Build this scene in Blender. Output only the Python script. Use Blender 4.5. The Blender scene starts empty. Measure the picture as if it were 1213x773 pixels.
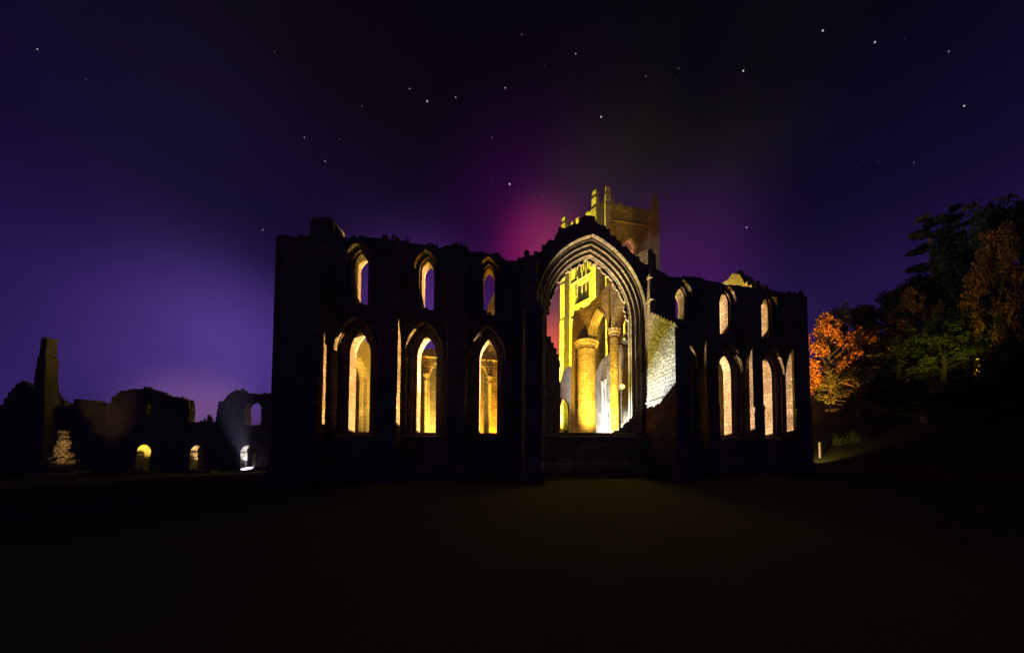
import bpy, bmesh, math, random
from mathutils import Vector, Matrix
from mathutils.geometry import tessellate_polygon
random.seed(7)
PI = math.pi
sc = bpy.context.scene
COL = sc.collection
PSI = math.atan(60 / 332.0)          # the camera looks this far to the right of the church front's normal
EYE = Vector((0.0, -22.0, 2.4))

# ------------------------------------------------------------------ materials
def nodes_of(name):
    m = bpy.data.materials.new(name); m.use_nodes = True
    nt = m.node_tree; b = nt.nodes['Principled BSDF']
    return m, nt, b

def stone(name, base, dark, bw=0.62, bh=0.31, bump=0.6, lichen=(0.16, 0.15, 0.07)):
    m, nt, b = nodes_of(name); N = nt.nodes.new; L = nt.links.new
    tc = N('ShaderNodeTexCoord'); sp = N('ShaderNodeSeparateXYZ'); L(tc.outputs['Object'], sp.inputs[0])
    ad = N('ShaderNodeMath'); ad.operation = 'ADD'; L(sp.outputs[0], ad.inputs[0]); L(sp.outputs[1], ad.inputs[1])
    cb = N('ShaderNodeCombineXYZ'); L(ad.outputs[0], cb.inputs[0]); L(sp.outputs[2], cb.inputs[1])
    wob = N('ShaderNodeTexNoise'); wob.inputs['Scale'].default_value = 1.7; L(tc.outputs['Object'], wob.inputs['Vector'])
    vm = N('ShaderNodeVectorMath'); vm.operation = 'MULTIPLY_ADD'; vm.inputs[1].default_value = (0.12, 0.12, 0.12)
    L(wob.outputs['Color'], vm.inputs[0]); L(cb.outputs[0], vm.inputs[2])
    br = N('ShaderNodeTexBrick'); L(vm.outputs[0], br.inputs['Vector'])
    br.inputs['Scale'].default_value = 1.0; br.inputs['Brick Width'].default_value = bw; br.inputs['Row Height'].default_value = bh
    br.inputs['Mortar Size'].default_value = 0.016; br.inputs['Mortar Smooth'].default_value = 0.4
    br.inputs['Color1'].default_value = (*base, 1); br.inputs['Color2'].default_value = (*[(x + y) / 2 for x, y in zip(base, dark)], 1)
    br.inputs['Mortar'].default_value = (*[x * .45 for x in dark], 1)
    n1 = N('ShaderNodeTexNoise'); n1.inputs['Scale'].default_value = 0.55; n1.inputs['Detail'].default_value = 8; n1.inputs['Roughness'].default_value = .7
    L(tc.outputs['Object'], n1.inputs['Vector'])
    r1 = N('ShaderNodeValToRGB'); r1.color_ramp.elements[0].position = .42; r1.color_ramp.elements[1].position = .68; L(n1.outputs[0], r1.inputs[0])
    mx = N('ShaderNodeMixRGB'); mx.inputs[2].default_value = (*dark, 1); L(r1.outputs[0], mx.inputs[0]); L(br.outputs['Color'], mx.inputs[1])
    n2 = N('ShaderNodeTexNoise'); n2.inputs['Scale'].default_value = 2.6; n2.inputs['Detail'].default_value = 6; L(tc.outputs['Object'], n2.inputs['Vector'])
    r2 = N('ShaderNodeValToRGB'); r2.color_ramp.elements[0].position = .56; r2.color_ramp.elements[1].position = .66; L(n2.outputs[0], r2.inputs[0])
    mx2 = N('ShaderNodeMixRGB'); mx2.inputs[2].default_value = (*lichen, 1); L(r2.outputs[0], mx2.inputs[0]); L(mx.outputs[0], mx2.inputs[1])
    L(mx2.outputs[0], b.inputs['Base Color']); b.inputs['Roughness'].default_value = .95
    b.inputs['Specular IOR Level'].default_value = .15
    n3 = N('ShaderNodeTexNoise'); n3.inputs['Scale'].default_value = 5.0; n3.inputs['Detail'].default_value = 8; L(tc.outputs['Object'], n3.inputs['Vector'])
    hm = N('ShaderNodeMath'); hm.operation = 'MULTIPLY_ADD'; hm.inputs[1].default_value = -.55
    L(br.outputs['Fac'], hm.inputs[0]); L(n3.outputs[0], hm.inputs[2])
    bp = N('ShaderNodeBump'); bp.inputs['Strength'].default_value = bump; bp.inputs['Distance'].default_value = .15
    L(hm.outputs[0], bp.inputs['Height']); L(bp.outputs[0], b.inputs['Normal'])
    return m

def plain(name, col, rough=.8, metal=0.0, emit=None, es=0.0, noise=0.0, nscale=6.0, bump=0.0):
    m, nt, b = nodes_of(name); N = nt.nodes.new; L = nt.links.new
    b.inputs['Base Color'].default_value = (*col, 1); b.inputs['Roughness'].default_value = rough; b.inputs['Metallic'].default_value = metal
    b.inputs['Specular IOR Level'].default_value = .25
    if emit:
        b.inputs['Emission Color'].default_value = (*emit, 1); b.inputs['Emission Strength'].default_value = es
    if noise:
        tc = N('ShaderNodeTexCoord'); n = N('ShaderNodeTexNoise'); n.inputs['Scale'].default_value = nscale; n.inputs['Detail'].default_value = 7
        L(tc.outputs['Object'], n.inputs['Vector'])
        mx = N('ShaderNodeMixRGB'); mx.inputs[1].default_value = (*[c * (1 - noise) for c in col], 1); mx.inputs[2].default_value = (*[min(1, c * (1 + noise)) for c in col], 1)
        L(n.outputs[0], mx.inputs[0]); L(mx.outputs[0], b.inputs['Base Color'])
        if bump:
            bp = N('ShaderNodeBump'); bp.inputs['Strength'].default_value = bump; bp.inputs['Distance'].default_value = .12
            L(n.outputs[0], bp.inputs['Height']); L(bp.outputs[0], b.inputs['Normal'])
    return m

def leaf(name, a, c):
    m, nt, b = nodes_of(name); N = nt.nodes.new; L = nt.links.new
    g = N('ShaderNodeNewGeometry'); mx = N('ShaderNodeMixRGB')
    mx.inputs[1].default_value = (*a, 1); mx.inputs[2].default_value = (*c, 1)
    L(g.outputs['Random Per Island'], mx.inputs[0]); L(mx.outputs[0], b.inputs['Base Color'])
    b.inputs['Roughness'].default_value = .7; b.inputs['Specular IOR Level'].default_value = .2
    return m

M_STONE = stone('weathered_sandstone', (.38, .31, .22), (.10, .08, .05), bump=.9)
M_DRESS = stone('dressed_sandstone', (.42, .35, .26), (.14, .11, .07), bw=.5, bh=.36, bump=.7)
M_TOWER = stone('tower_ashlar', (.34, .28, .20), (.12, .09, .06), bw=.8, bh=.4, bump=.8)
M_RUBBLE = stone('rubble_masonry', (.28, .23, .17), (.12, .10, .07), bw=.42, bh=.24, bump=.9)
M_BARK = plain('bark', (.09, .065, .045), .95, noise=.5, nscale=9, bump=.8)
M_PINEBARK = plain('pine_bark', (.17, .085, .045), .95, noise=.5, nscale=6, bump=.8)
M_LEAF_O = leaf('autumn_leaf', (.24, .09, .015), (.36, .17, .02))
M_LEAF_G = leaf('green_leaf', (.05, .075, .018), (.11, .13, .025))
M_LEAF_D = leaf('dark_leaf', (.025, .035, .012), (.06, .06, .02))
M_NEEDLE = leaf('pine_needle', (.02, .035, .018), (.05, .06, .025))
M_METAL = plain('lamp_housing_metal', (.03, .03, .032), .45, .6)
M_WOOD = plain('pale_timber', (.5, .42, .32), .85, noise=.3, nscale=12, bump=.3)

# ------------------------------------------------------------------ object helpers
def obj(name, bm, mat, parent=None, smooth=False):
    me = bpy.data.meshes.new(name)
    bmesh.ops.recalc_face_normals(bm, faces=bm.faces)
    bm.to_mesh(me); bm.free()
    if mat: me.materials.append(mat)
    if smooth:
        for p in me.polygons: p.use_smooth = True
    o = bpy.data.objects.new(name, me); COL.objects.link(o)
    if parent: o.parent = parent
    return o

def raw(name, verts, faces, mat, parent=None):
    me = bpy.data.meshes.new(name); me.from_pydata(verts, [], faces); me.update()
    me.materials.append(mat)
    o = bpy.data.objects.new(name, me); COL.objects.link(o)
    if parent: o.parent = parent
    return o

def thing(name, label, cat, loc=(0, 0, 0), rz=0.0, group=None):
    o = bpy.data.objects.new(name, None); COL.objects.link(o)
    o.location = loc; o.rotation_euler = (0, 0, rz)
    o['label'] = label; o['category'] = cat
    if group: o['group'] = group
    return o

def tag(o, label, cat, group=None):
    o['label'] = label; o['category'] = cat
    if group: o['group'] = group
    return o

ID = Matrix.Identity(4)
def box(bm, lo, hi, M=ID, jit=0.0):
    vs = []
    for z in (lo[2], hi[2]):
        for x, y in ((lo[0], lo[1]), (hi[0], lo[1]), (hi[0], hi[1]), (lo[0], hi[1])):
            v = Vector((x, y, z))
            if jit: v += Vector([random.uniform(-jit, jit) for _ in range(3)])
            vs.append(bm.verts.new(M @ v))
    for f in ((3, 2, 1, 0), (4, 5, 6, 7), (0, 1, 5, 4), (1, 2, 6, 5), (2, 3, 7, 6), (3, 0, 4, 7)):
        bm.faces.new([vs[i] for i in f])

def prism(bm, poly, a, b, fn):
    """poly in 2D, swept between a and b; fn(p, t) -> 3D"""
    n = len(poly)
    A = [bm.verts.new(fn(p, a)) for p in poly]; B = [bm.verts.new(fn(p, b)) for p in poly]
    tris = tessellate_polygon([[Vector((p[0], p[1], 0)) for p in poly]])
    for t in tris:
        bm.faces.new([A[i] for i in t]); bm.faces.new([B[i] for i in reversed(t)])
    for i in range(n):
        j = (i + 1) % n
        bm.faces.new((A[i], A[j], B[j], B[i]))

def lathe(bm, prof, c, n=20, M=ID):
    rings = []
    for r, z in prof:
        rings.append([bm.verts.new(M @ Vector((c[0] + r * math.cos(2 * PI * k / n), c[1] + r * math.sin(2 * PI * k / n), z))) for k in range(n)])
    for a, b in zip(rings, rings[1:]):
        for k in range(n):
            bm.faces.new((a[k], a[(k + 1) % n], b[(k + 1) % n], b[k]))
    bm.faces.new(rings[0][::-1]); bm.faces.new(rings[-1])

def tube(bm, pts, radii, n=8):
    rings = []
    up = Vector((0.13, 0.31, 0.94)).normalized()
    for i, p in enumerate(pts):
        d = (pts[min(i + 1, len(pts) - 1)] - pts[max(i - 1, 0)]).normalized()
        s = d.cross(up)
        if s.length < 1e-3: s = d.cross(Vector((1, 0, 0)))
        s.normalize(); t = s.cross(d)
        r = radii[i]
        rings.append([bm.verts.new(p + s * (r * math.cos(2 * PI * k / n)) + t * (r * math.sin(2 * PI * k / n))) for k in range(n)])
    for a, b in zip(rings, rings[1:]):
        for k in range(n):
            bm.faces.new((a[k], a[(k + 1) % n], b[(k + 1) % n], b[k]))
    bm.faces.new(rings[0][::-1]); bm.faces.new(rings[-1])

# ------------------------------------------------------------------ openings
class Arch:
    def __init__(s, c, w, sill, spring, apex, sk=.5, n=9):
        s.c, s.h, s.sill, s.spring, s.r, s.sk, s.n = c, w / 2, sill, spring, apex - spring, sk, n
    def pts(s, off=0.0):
        h, r, n = s.h, s.r, s.n
        R = (h * h + r * r) / (2 * h); cx = R - h; Ro = R + off
        end = math.acos(max(-1, min(1, -cx / Ro))) if Ro > abs(cx) else PI
        L = []
        for k in range(n + 1):
            a = PI - (PI - end) * k / n
            L.append((cx + Ro * math.cos(a), s.spring + Ro * math.sin(a)))
        L[-1] = (0.0, L[-1][1])
        zs = s.sill - off * s.sk
        P = [(-h - off, zs), (-h - off, zs + (s.spring - zs) * .33), (-h - off, zs + (s.spring - zs) * .66)] + L
        P = P + [(-x, z) for x, z in reversed(P[:-1])]
        return [(x + s.c, z) for x, z in P]
    def arc(s, off):                      # without the sill corners
        return s.pts(off)[3:-3]

def slab(outer, holes, d0, d1, F):
    """a wall slab with holes: outline and holes in (u, z), depth d0..d1, F(u, d, z) -> 3D"""
    bm = bmesh.new()
    loops = [outer] + holes
    flat = [p for l in loops for p in l]
    tris = tessellate_polygon([[Vector((p[0], p[1], 0)) for p in l] for l in loops])
    A = [bm.verts.new(F(u, d0, z)) for u, z in flat]; B = [bm.verts.new(F(u, d1, z)) for u, z in flat]
    for t in tris:
        try:
            bm.faces.new([A[i] for i in t]); bm.faces.new([B[i] for i in reversed(t)])
        except ValueError: pass
    k = 0
    for l in loops:
        for i in range(len(l)):
            j = (i + 1) % len(l)
            bm.faces.new((A[k + i], A[k + j], B[k + j], B[k + i]))
        k += len(l)
    return bm

def surround(arch, layers, F):
    """stepped, moulded window surround: layers = [(depth, offset)...]"""
    bm = bmesh.new(); prev = None
    for d, off in layers:
        ring = [bm.verts.new(F(u, d, z)) for u, z in arch.pts(off)]
        if prev:
            n = len(ring)
            for i in range(n):
                j = (i + 1) % n
                bm.faces.new((prev[i], prev[j], ring[j], ring[i]))
        prev = ring
    return bm

def hood(arch, off, w, proj, F, rad_drop=0):
    """hood mould following the arch head, standing proud of the wall face"""
    bm = bmesh.new(); prev = None
    a, b = arch.arc(off), arch.arc(off + w)
    for (u0, z0), (u1, z1) in zip(a, b):
        q = [bm.verts.new(F(u0, 0.02, z0)), bm.verts.new(F(u0, -proj * .6, z0)), bm.verts.new(F((u0 + u1) / 2, -proj, (z0 + z1) / 2)), bm.verts.new(F(u1, 0.02, z1))]
        if prev:
            for i in range(4):
                j = (i + 1) % 4
                bm.faces.new((prev[i], prev[j], q[j], q[i]))
        else: bm.faces.new(q)
        prev = q
    bm.faces.new(prev[::-1])
    return bm

def jag(prof, step=.35, amp=.16, seed=1):
    """ruined top: refine a polyline with little masonry steps"""
    rnd = random.Random(seed); out = []
    for (u0, z0), (u1, z1) in zip(prof, prof[1:]):
        n = max(1, int(abs(u1 - u0) / step))
        for k in range(n):
            t = k / n; u = u0 + (u1 - u0) * t; z = z0 + (z1 - z0) * t
            dz = rnd.uniform(-amp, amp)
            out.append((u, z + dz))
            if rnd.random() < .55 and n > 1:
                out.append((u + (u1 - u0) / n * .8, z + dz + rnd.uniform(-.04, .04)))
    out.append(prof[-1]); return out

def rubble_on(bm, prof, d0, d1, F, n=2.2, s=(.18, .5), seed=3):
    rnd = random.Random(seed)
    for (u0, z0), (u1, z1) in zip(prof, prof[1:]):
        for k in range(int(abs(u1 - u0) * n + rnd.random())):
            t = rnd.random(); u = u0 + (u1 - u0) * t; z = z0 + (z1 - z0) * t
            d = rnd.uniform(d0 + .1, d1 - .3); a, b, c = [rnd.uniform(*s) for _ in range(3)]
            vs = []
            for dz in (-.3, c * .7):
                for x, y in ((-a, -b), (a, -b), (a, b), (-a, b)):
                    q = .5 if dz < 0 else rnd.uniform(.25, .5)
                    vs.append(bm.verts.new(F(u + x * q, d + y * q, z + dz * rnd.uniform(.8, 1.1))))
            for f in ((3, 2, 1, 0), (4, 5, 6, 7), (0, 1, 5, 4), (1, 2, 6, 5), (2, 3, 7, 6), (3, 0, 4, 7)):
                bm.faces.new([vs[i] for i in f])

FE = lambda u, d, z: Vector((u, d, z))                 # east front: along x, depth into +y

# ------------------------------------------------------------------ the abbey church
C = 6.95
LANC = [-10.5, -5.95, -1.43, 15.2, 19.65, 24.1]
church = thing('abbey_church', 'large roofless ruined stone church with a great pointed east window lit golden from within', 'church', (C, 0, 0))
def cobj(name, bm, mat, parent=None, smooth=False):
    bmesh.ops.translate(bm, verts=bm.verts, vec=(-C, 0, 0))
    return obj(name, bm, mat, parent or church, smooth)

top = [(-15.69, 16.6), (-15.55, 16.9), (-13.72, 17.2), (-13.64, 18.1), (-13.13, 18.5), (-12.7, 18.7), (-12.4, 18.6), (-12.3, 17.7), (-11.39, 17.4), (-9.75, 17.6),
       (-8.9, 17.45), (-8.06, 17.85), (-7.48, 17.55), (-6.3, 17.5), (-5.11, 17.45), (-4.02, 17.65), (-3.4, 17.95), (-2.9, 17.5), (-2.02, 17.4), (-1.06, 17.45),
       (-.08, 17.1), (1.24, 17.3), (2.05, 17.6), (2.59, 18.1), (3.28, 19.0), (4.33, 20.2), (5.39, 20.9), (6.26, 21.5), (6.85, 21.6), (7.73, 21.0), (8.7, 20.2),
       (9.6, 19.5), (10.75, 18.7), (11.76, 18.0), (12.95, 17.7), (13.74, 17.4), (14.55, 17.2), (15.8, 17.4), (16.64, 17.5), (17.57, 17.35), (18.34, 17.2), (19.02, 17.1),
       (19.63, 17.1), (21.42, 17.2), (23.24, 17.1), (24.35, 17.05), (25.59, 17.1), (27.04, 17.15), (28.0, 17.0), (28.6, 16.8)]
outer = [(28.6, -.5)] + [(-15.69, -.5)] + jag(top, .4, .13, 5)
# clockwise loop: right-bottom, left-bottom, then along the top back to the right
T = 1.7
low = [Arch(c, 1.34, 3.42, 9.1, 10.75) for c in LANC]
upp = [Arch(c, .86, 12.7, 15.55, 16.5) for c in LANC]
gw = Arch(C, 7.35, 3.55, 13.3, 18.75, sk=.12, n=22)
LOWL = [(0, .52), (.16, .52), (.18, .40), (.28, .36), (.30, .2), (.40, .16), (.42, 0), (1.3, 0), (1.32, .06), (T, .52)]
UPPL = [(0, .3), (.16, .3), (.18, .12), (.34, .1), (.36, 0), (1.2, 0), (1.22, .04), (T, .3)]
GWL = [(0, .86), (.16, .86), (.19, .78), (.21, .62), (.40, .60), (.44, .52), (.46, .34), (.64, .32), (.70, .24), (.72, .09), (.92, .06), (.94, 0), (1.2, 0), (1.24, .1), (T, .86)]
holes = [a.pts(.52) for a in low] + [a.pts(.3) for a in upp] + [gw.pts(.86)]
bm = slab(outer, holes, 0, T, FE)
rubble_on(bm, top, 0, T, FE, 1.6, (.2, .6), 11)
east = cobj('wall', bm, M_STONE)
for a in low:
    cobj('window_surround', surround(a, LOWL, FE), M_DRESS, east)
    cobj('hood_mould', hood(a, .60, .11, .32, FE), M_DRESS, east)
for a in upp:
    cobj('window_surround', surround(a, UPPL, FE), M_DRESS, east)
    cobj('hood_mould', hood(a, .35, .09, .25, FE), M_DRESS, east)
cobj('great_window_surround', surround(gw, GWL, FE), M_DRESS, east)
cobj('hood_mould', hood(gw, .96, .13, .34, FE), M_DRESS, east)
for a in upp[:3]:
    bm = bmesh.new()
    for k in range(3): box(bm, (a.c - .4 + k * .27, .9 + .1 * k, 12.6), (a.c - .15 + k * .27, 1.25, 12.85 + random.uniform(.1, .55)), jit=.04)
    cobj('sill_stones', bm, M_RUBBLE, east)
# broken tracery hanging from the great arch
rnd = random.Random(21); bm = bmesh.new()
inner = gw.arc(.02)
for i in range(len(inner) - 1):
    (u0, z0), (u1, z1) = inner[i], inner[i + 1]
    for k in range(3):
        t = (k + rnd.random()) / 3; u = u0 + (u1 - u0) * t; z = z0 + (z1 - z0) * t
        if z < 13.6 or rnd.random() < .12: continue
        n = Vector((C - u, 0, 12.2 - z)).normalized(); s = rnd.uniform(.1, .42)
        tt = Vector((n.z, 0, -n.x)); wd = rnd.uniform(.07, .17)
        P0 = Vector((u, 1.12, z)) - n * .08
        vs = []
        for e, q in ((0, 1.2), (s, rnd.uniform(.4, .9))):
            for a, b in ((-1, 0), (1, 0), (1, .26), (-1, .26)):
                vs.append(bm.verts.new(P0 + n * e + tt * (a * wd * q) + Vector((0, b * (1 if e == 0 else .8), 0))))
        for f in ((3, 2, 1, 0), (4, 5, 6, 7), (0, 1, 5, 4), (1, 2, 6, 5), (2, 3, 7, 6), (3, 0, 4, 7)):
            bm.faces.new([vs[j] for j in f])
cobj('broken_tracery', bm, M_DRESS, east)
# rough masonry left standing in the lower left of the great window, and stumps of mullions on its sill
bm = bmesh.new()
z = 3.3; w = 1.05
while z < 11.2:
    h = rnd.uniform(.32, .55); w = max(.25, 1.08 - .9 * max(0, (z - 9.2) / 2.2) + rnd.uniform(-.06, .06))
    box(bm, (3.1, .72, z - .01), (3.28 + w, 1.6 + rnd.uniform(-.1, .05), z + h), jit=.025); z += h
cobj('jamb_masonry', bm, M_RUBBLE, east)
bm = bmesh.new()
for x, h in ((10.2, .75), (9.85, .45), (10.5, 1.0), (9.4, .22), (4.9, .2)):
    bm = bmesh.new(); box(bm, (x - .16, .8, 3.4), (x + .17, 1.5, 3.55 + h), jit=.06); cobj('mullion_stump', bm, M_RUBBLE, east)
bm = bmesh.new()
prism(bm, [(0.03, 3.0), (-.14, 3.06), (-.14, 3.16), (0.03, 3.32)], 2.31, 11.59, lambda p, t: Vector((t, p[0], p[1])))
cobj('sill_course', bm, M_DRESS, east)
# string course and plinth run between the buttresses
BUTT = [(-14.8, -12.2), (-8.75, -7.45), (-4.25, -2.93), (1.15, 2.3), (11.6, 12.75), (16.65, 17.75), (21.15, 22.2), (25.5, 27.2)]
PX = lambda p, t: Vector((t, p[0], p[1]))
for (a0, a1), (b0, b1) in zip(BUTT, BUTT[1:]):
    bm = bmesh.new(); prism(bm, [(0.02, -.5), (-.32, -.5), (-.32, .75), (-.1, 1.05), (0.02, 1.1)], a1 + .003, b0 - .003, PX); cobj('plinth', bm, M_STONE, east)
    if a1 < C < b0: continue
    bm = bmesh.new(); prism(bm, [(0.02, 2.95), (-.12, 3.0), (-.12, 3.08), (0.02, 3.22)], a1 + .003, b0 - .003, PX); cobj('string_course', bm, M_DRESS, east)
    bm = bmesh.new(); prism(bm, [(0.02, 11.75), (-.1, 11.8), (-.1, 11.88), (0.02, 12.02)], a1 + .003, b0 - .003, PX); cobj('string_course', bm, M_DRESS, east)

def buttress(x0, x1, prof, mat=M_STONE):
    bm = bmesh.new(); prism(bm, prof, x0, x1, lambda p, t: Vector((t, p[0], p[1])))
    bmesh.ops.recalc_face_normals(bm, faces=bm.faces)
    es = [e for e in bm.edges if len(e.link_faces) == 2 and e.calc_face_angle(0) > .9 and abs(e.verts[0].co.z - e.verts[1].co.z) > 1 and min(v.co.y for v in e.verts) < -.3]
    bmesh.ops.bevel(bm, geom=es, offset=.09, segments=1, affect='EDGES')
    return cobj('buttress', bm, mat)
SMALL = [(0.05, -.5), (-1.5, -.5), (-1.5, .7), (-1.32, 1.0), (-1.28, 5.6), (-1.2, 6.0), (-1.18, 12.2), (-.72, 13.6), (-.7, 15.2), (-.25, 16.4), (0.05, 16.5)]
for i, (a, b) in enumerate(BUTT):
    if i in (3, 4):
        pr = [(0.05, -.5), (-4.7, -.5), (-4.7, .8), (-4.5, 1.1), (-4.4, 10.7), (-4.52, 10.72), (-4.52, 10.9), (-1.0, 13.4), (-.95, 16.4), (0.05, 16.45)]
        o = buttress(a, b, pr)
        # gabled courses of the set-off, and the little pinnacle on the shaft
        bm = bmesh.new()
        for k in range(8):
            t0 = k / 8.0; y = -4.45 + 3.4 * t0; zz = 10.92 + 2.45 * t0
            box(bm, (a - .05, y, zz - .02), (b + .05, y + .44, zz + .16), jit=.015)
        cobj('coping', bm, M_DRESS, o)
        bm = bmesh.new()
        box(bm, (a - .1, -1.08, 16.3), (b + .1, .04, 16.55), jit=.02)
        box(bm, (a + .1, -.85, 16.55), (b - .35, -.2, 17.1), jit=.05)
        box(bm, (a + .16, -.7, 17.1), (a + .5, -.3, 17.5), jit=.06)
        cobj('pinnacle_stump', bm, M_DRESS, o)
        for zz in (5.9, 14.4):
            d = 4.5 if zz < 10 else 1.12
            bm = bmesh.new(); box(bm, (a - .07, -d - .07, zz), (b + .07, -.003, zz + .16)); cobj('string_course', bm, M_DRESS, o)
    else:
        buttress(a, b, SMALL)
# broken stair-turret stump on the south end of the front, open towards the light
bm = bmesh.new()
for (x0, x1, y0, y1, z0, z1) in ((-13.5, -12.3, .1, .6, 17.1, 18.5), (-13.4, -12.9, .5, 1.5, 17.1, 18.2), (-12.7, -12.2, .5, 1.1, 17.2, 18.3), (-12.9, -11.8, 1.0, 1.6, 17, 17.6)):
    box(bm, (x0, y0, z0), (x1, y1, z1), jit=.07)
for z0, z1, x1, y1 in ((-.5, 16.9, -12.62, 2.9), (16.9, 17.5, -12.6, 2.95), (17.5, 18.2, -12.66, 2.8), (18.2, 18.6, -12.6, 2.5), (18.6, 19.1, -12.7, 2.2)):
    box(bm, (-13.97, 1.704, z0), (x1, y1, z1 + .03), jit=.0 if z0 < 0 else .03)
cobj('turret_stump', bm, M_RUBBLE)

# south wall, with a tall arched window seen through the first lancet
FS = lambda u, d, z: Vector((-15.6 + d, u, z))          # along y, depth towards +x
sw = Arch(7.9, 2.1, 3.6, 8.7, 10.6)
prof = jag([(1.72, 16.8), (3.0, 16.4), (4.4, 14.2), (5.6, 13.2), (9.5, 12.9), (11, 13.1), (12.6, 12.4)], .4, .14, 9)
bm = slab([(12.6, -.5), (1.72, -.5)] + prof, [sw.pts(.4)], 0, 1.6, FS); rubble_on(bm, prof, 0, 1.6, FS, 1.2, (.2, .5), 5)
sw_o = cobj('wall', bm, M_RUBBLE)
cobj('window_surround', surround(sw, [(0, .4), (.5, .4), (.55, .1), (1.0, 0), (1.1, 0), (1.3, .2), (1.32, .3), (1.6, .4)], FS), M_DRESS, sw_o)
# north wall with its high broken gable
FNn = lambda u, d, z: Vector((28.6 - d, u, z))
nw = [Arch(5.2, 1.4, 4, 10, 11.6), Arch(9.2, 1.4, 4, 10, 11.6)]
prof = jag([(1.72, 16.6), (2.39, 18.36), (3.05, 19.09), (4.06, 20.22), (5.14, 21.14), (6.17, 22.45), (7.16, 23.16), (7.95, 23.21), (8.93, 23.13), (9.66, 22.89), (12.8, 21.39)], .4, .3, 13)
bm = slab([(12.8, -.5), (1.72, -.5)] + prof, [a.pts(.4) for a in nw], 0, 1.6, FNn); rubble_on(bm, prof, 0, 1.6, FNn, 2, (.25, .6), 7)
nw_o = cobj('wall', bm, M_RUBBLE)
for a in nw: cobj('window_surround', surround(a, [(0, .4), (.6, 0), (.9, 0), (1.6, .4)], FNn), M_DRESS, nw_o)
# west wall of the chapel, southern half, with shafts and blind arcading towards the chapel
FW = lambda u, d, z: Vector((u, 11.0 + d, z))
prof = jag([(-13.98, 12.9), (-12, 13.2), (-9.5, 13.0), (-7, 13.4), (-5, 14.0), (-3.6, 15.2), (-2.6, 17.4), (-1.9, 19.4), (-1.2, 21), (.4, 22), (1.1, 20)], .4, .2, 17)
ba = [Arch(c, 1.7, 3.2, 9.9, 11.7) for c in (-12.25, -9.95, -7.65, -5.35, -3.05)]
bm = slab([(1.1, -.5), (-13.98, -.5)] + prof, [a.pts(.16) for a in ba], 0, .5, FW)
ww = cobj('wall', bm, M_STONE)
bm = slab([(1.1, -.5), (-13.98, -.5)] + prof, [], .5, 1.5, FW); rubble_on(bm, prof, .5, 1.5, FW, 1.4, (.2, .5), 8)
cobj('wall_core', bm, M_RUBBLE, ww)
for a in ba:
    cobj('arcade_surround', surround(a, [(0, .16), (.12, .16), (.14, .06), (.3, .04), (.32, 0), (.499, 0)], FW), M_DRESS, ww)
for x in (-13.4, -11.1, -8.8, -6.5, -4.2, -1.9, -.6):
    bm = bmesh.new()
    lathe(bm, [(.3, .3), (.3, .6), (.17, .75), (.16, 9.6), (.2, 9.65), (.16, 9.72), (.24, 10.05), (.36, 10.3), (.36, 10.5), (.22, 10.55)], (x, 10.86), 14)
    cobj('wall_shaft', bm, M_DRESS, ww, True)
bm = bmesh.new(); prism(bm, [(11.02, 12.2), (10.86, 12.28), (10.86, 12.4), (11.02, 12.5)], -13.9, 1.0, lambda p, t: Vector((t, p[0], p[1])))
cobj('string_course', bm, M_DRESS, ww)
# west wall, northern half
prof = jag([(18.2, 15.2), (20, 14.6), (22, 13.6), (24, 14.2), (26.95, 13.2)], .4, .3, 19)
na = [Arch(20.4, 1.8, 2, 8, 10), Arch(24.2, 1.8, 2, 8, 10)]
bm = slab([(26.95, -.5), (18.2, -.5)] + prof, [a.pts(0) for a in na], 0, 1.4, FW)
cobj('wall', bm, M_RUBBLE)

# presbytery north arcade: respond, slender column, thick pier, and the arches between them
AO = Vector((11.4, 6.4, 0)); AU = Vector((-.395, .919, 0)); AN = Vector((.919, .395, 0))
FA = lambda u, d, z: AO + AU * u + AN * (d - .65) + Vector((0, 0, z))
def column(u, r, zc, name='column', shafts=6):
    bm = bmesh.new(); c = FA(u, .65, 0)
    lathe(bm, [(r * 1.5, -.4), (r * 1.5, .9), (r * 1.25, 1.0), (r * 1.3, 1.15), (r, 1.35)] + [(r + (.045 if k % 12 == 5 else 0) + .012 * math.sin(k * 2.1), 1.35 + (zc - 2.2) * k / 40) for k in range(1, 41)], (c.x, c.y), 24)
    o = cobj(name, bm, M_DRESS, None, True)
    for k in range(shafts):
        a = 2 * PI * (k + .5) / shafts; bs = bmesh.new(); rs = r * .3 if shafts < 9 else .19
        lathe(bs, [(rs * 1.5, .2), (rs * 1.4, 1.1), (rs, 1.3), (rs, zc * .5), (rs, zc - .8)], (c.x + r * .9 * math.cos(a), c.y + r * .9 * math.sin(a)), 10)
        cobj('shaft', bs, M_DRESS, o, True)
    bm = bmesh.new(); q = min(r, .75)
    P = [(r * .98, zc - .86), (r + .06, zc - .82), (r, zc - .74), (r + .03, zc - .6), (r + q * .3, zc - .3), (r + q * .5, zc - .2), (r + q * .5, zc - .04), (r + q * .4, zc)]
    lathe(bm, P, (c.x, c.y), 24)
    for k in range(int(10 * max(1, r / .55))):                     # stiff-leaf bosses round the bell
        a = 2 * PI * k / int(10 * max(1, r / .55)); box(bm, (-.1, -.1, 0), (.1, .1, .3), Matrix.Translation((c.x + (r + q * .22) * math.cos(a), c.y + (r + q * .22) * math.sin(a), zc - .52)) @ Matrix.Rotation(a, 4, 'Z'), jit=.03)
    cobj('capital', bm, M_DRESS, o)
    return o
column(0, .46, 15.1, 'column', 0)
column(4.7, 1.12, 15.1, 'pier', 0)
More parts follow.
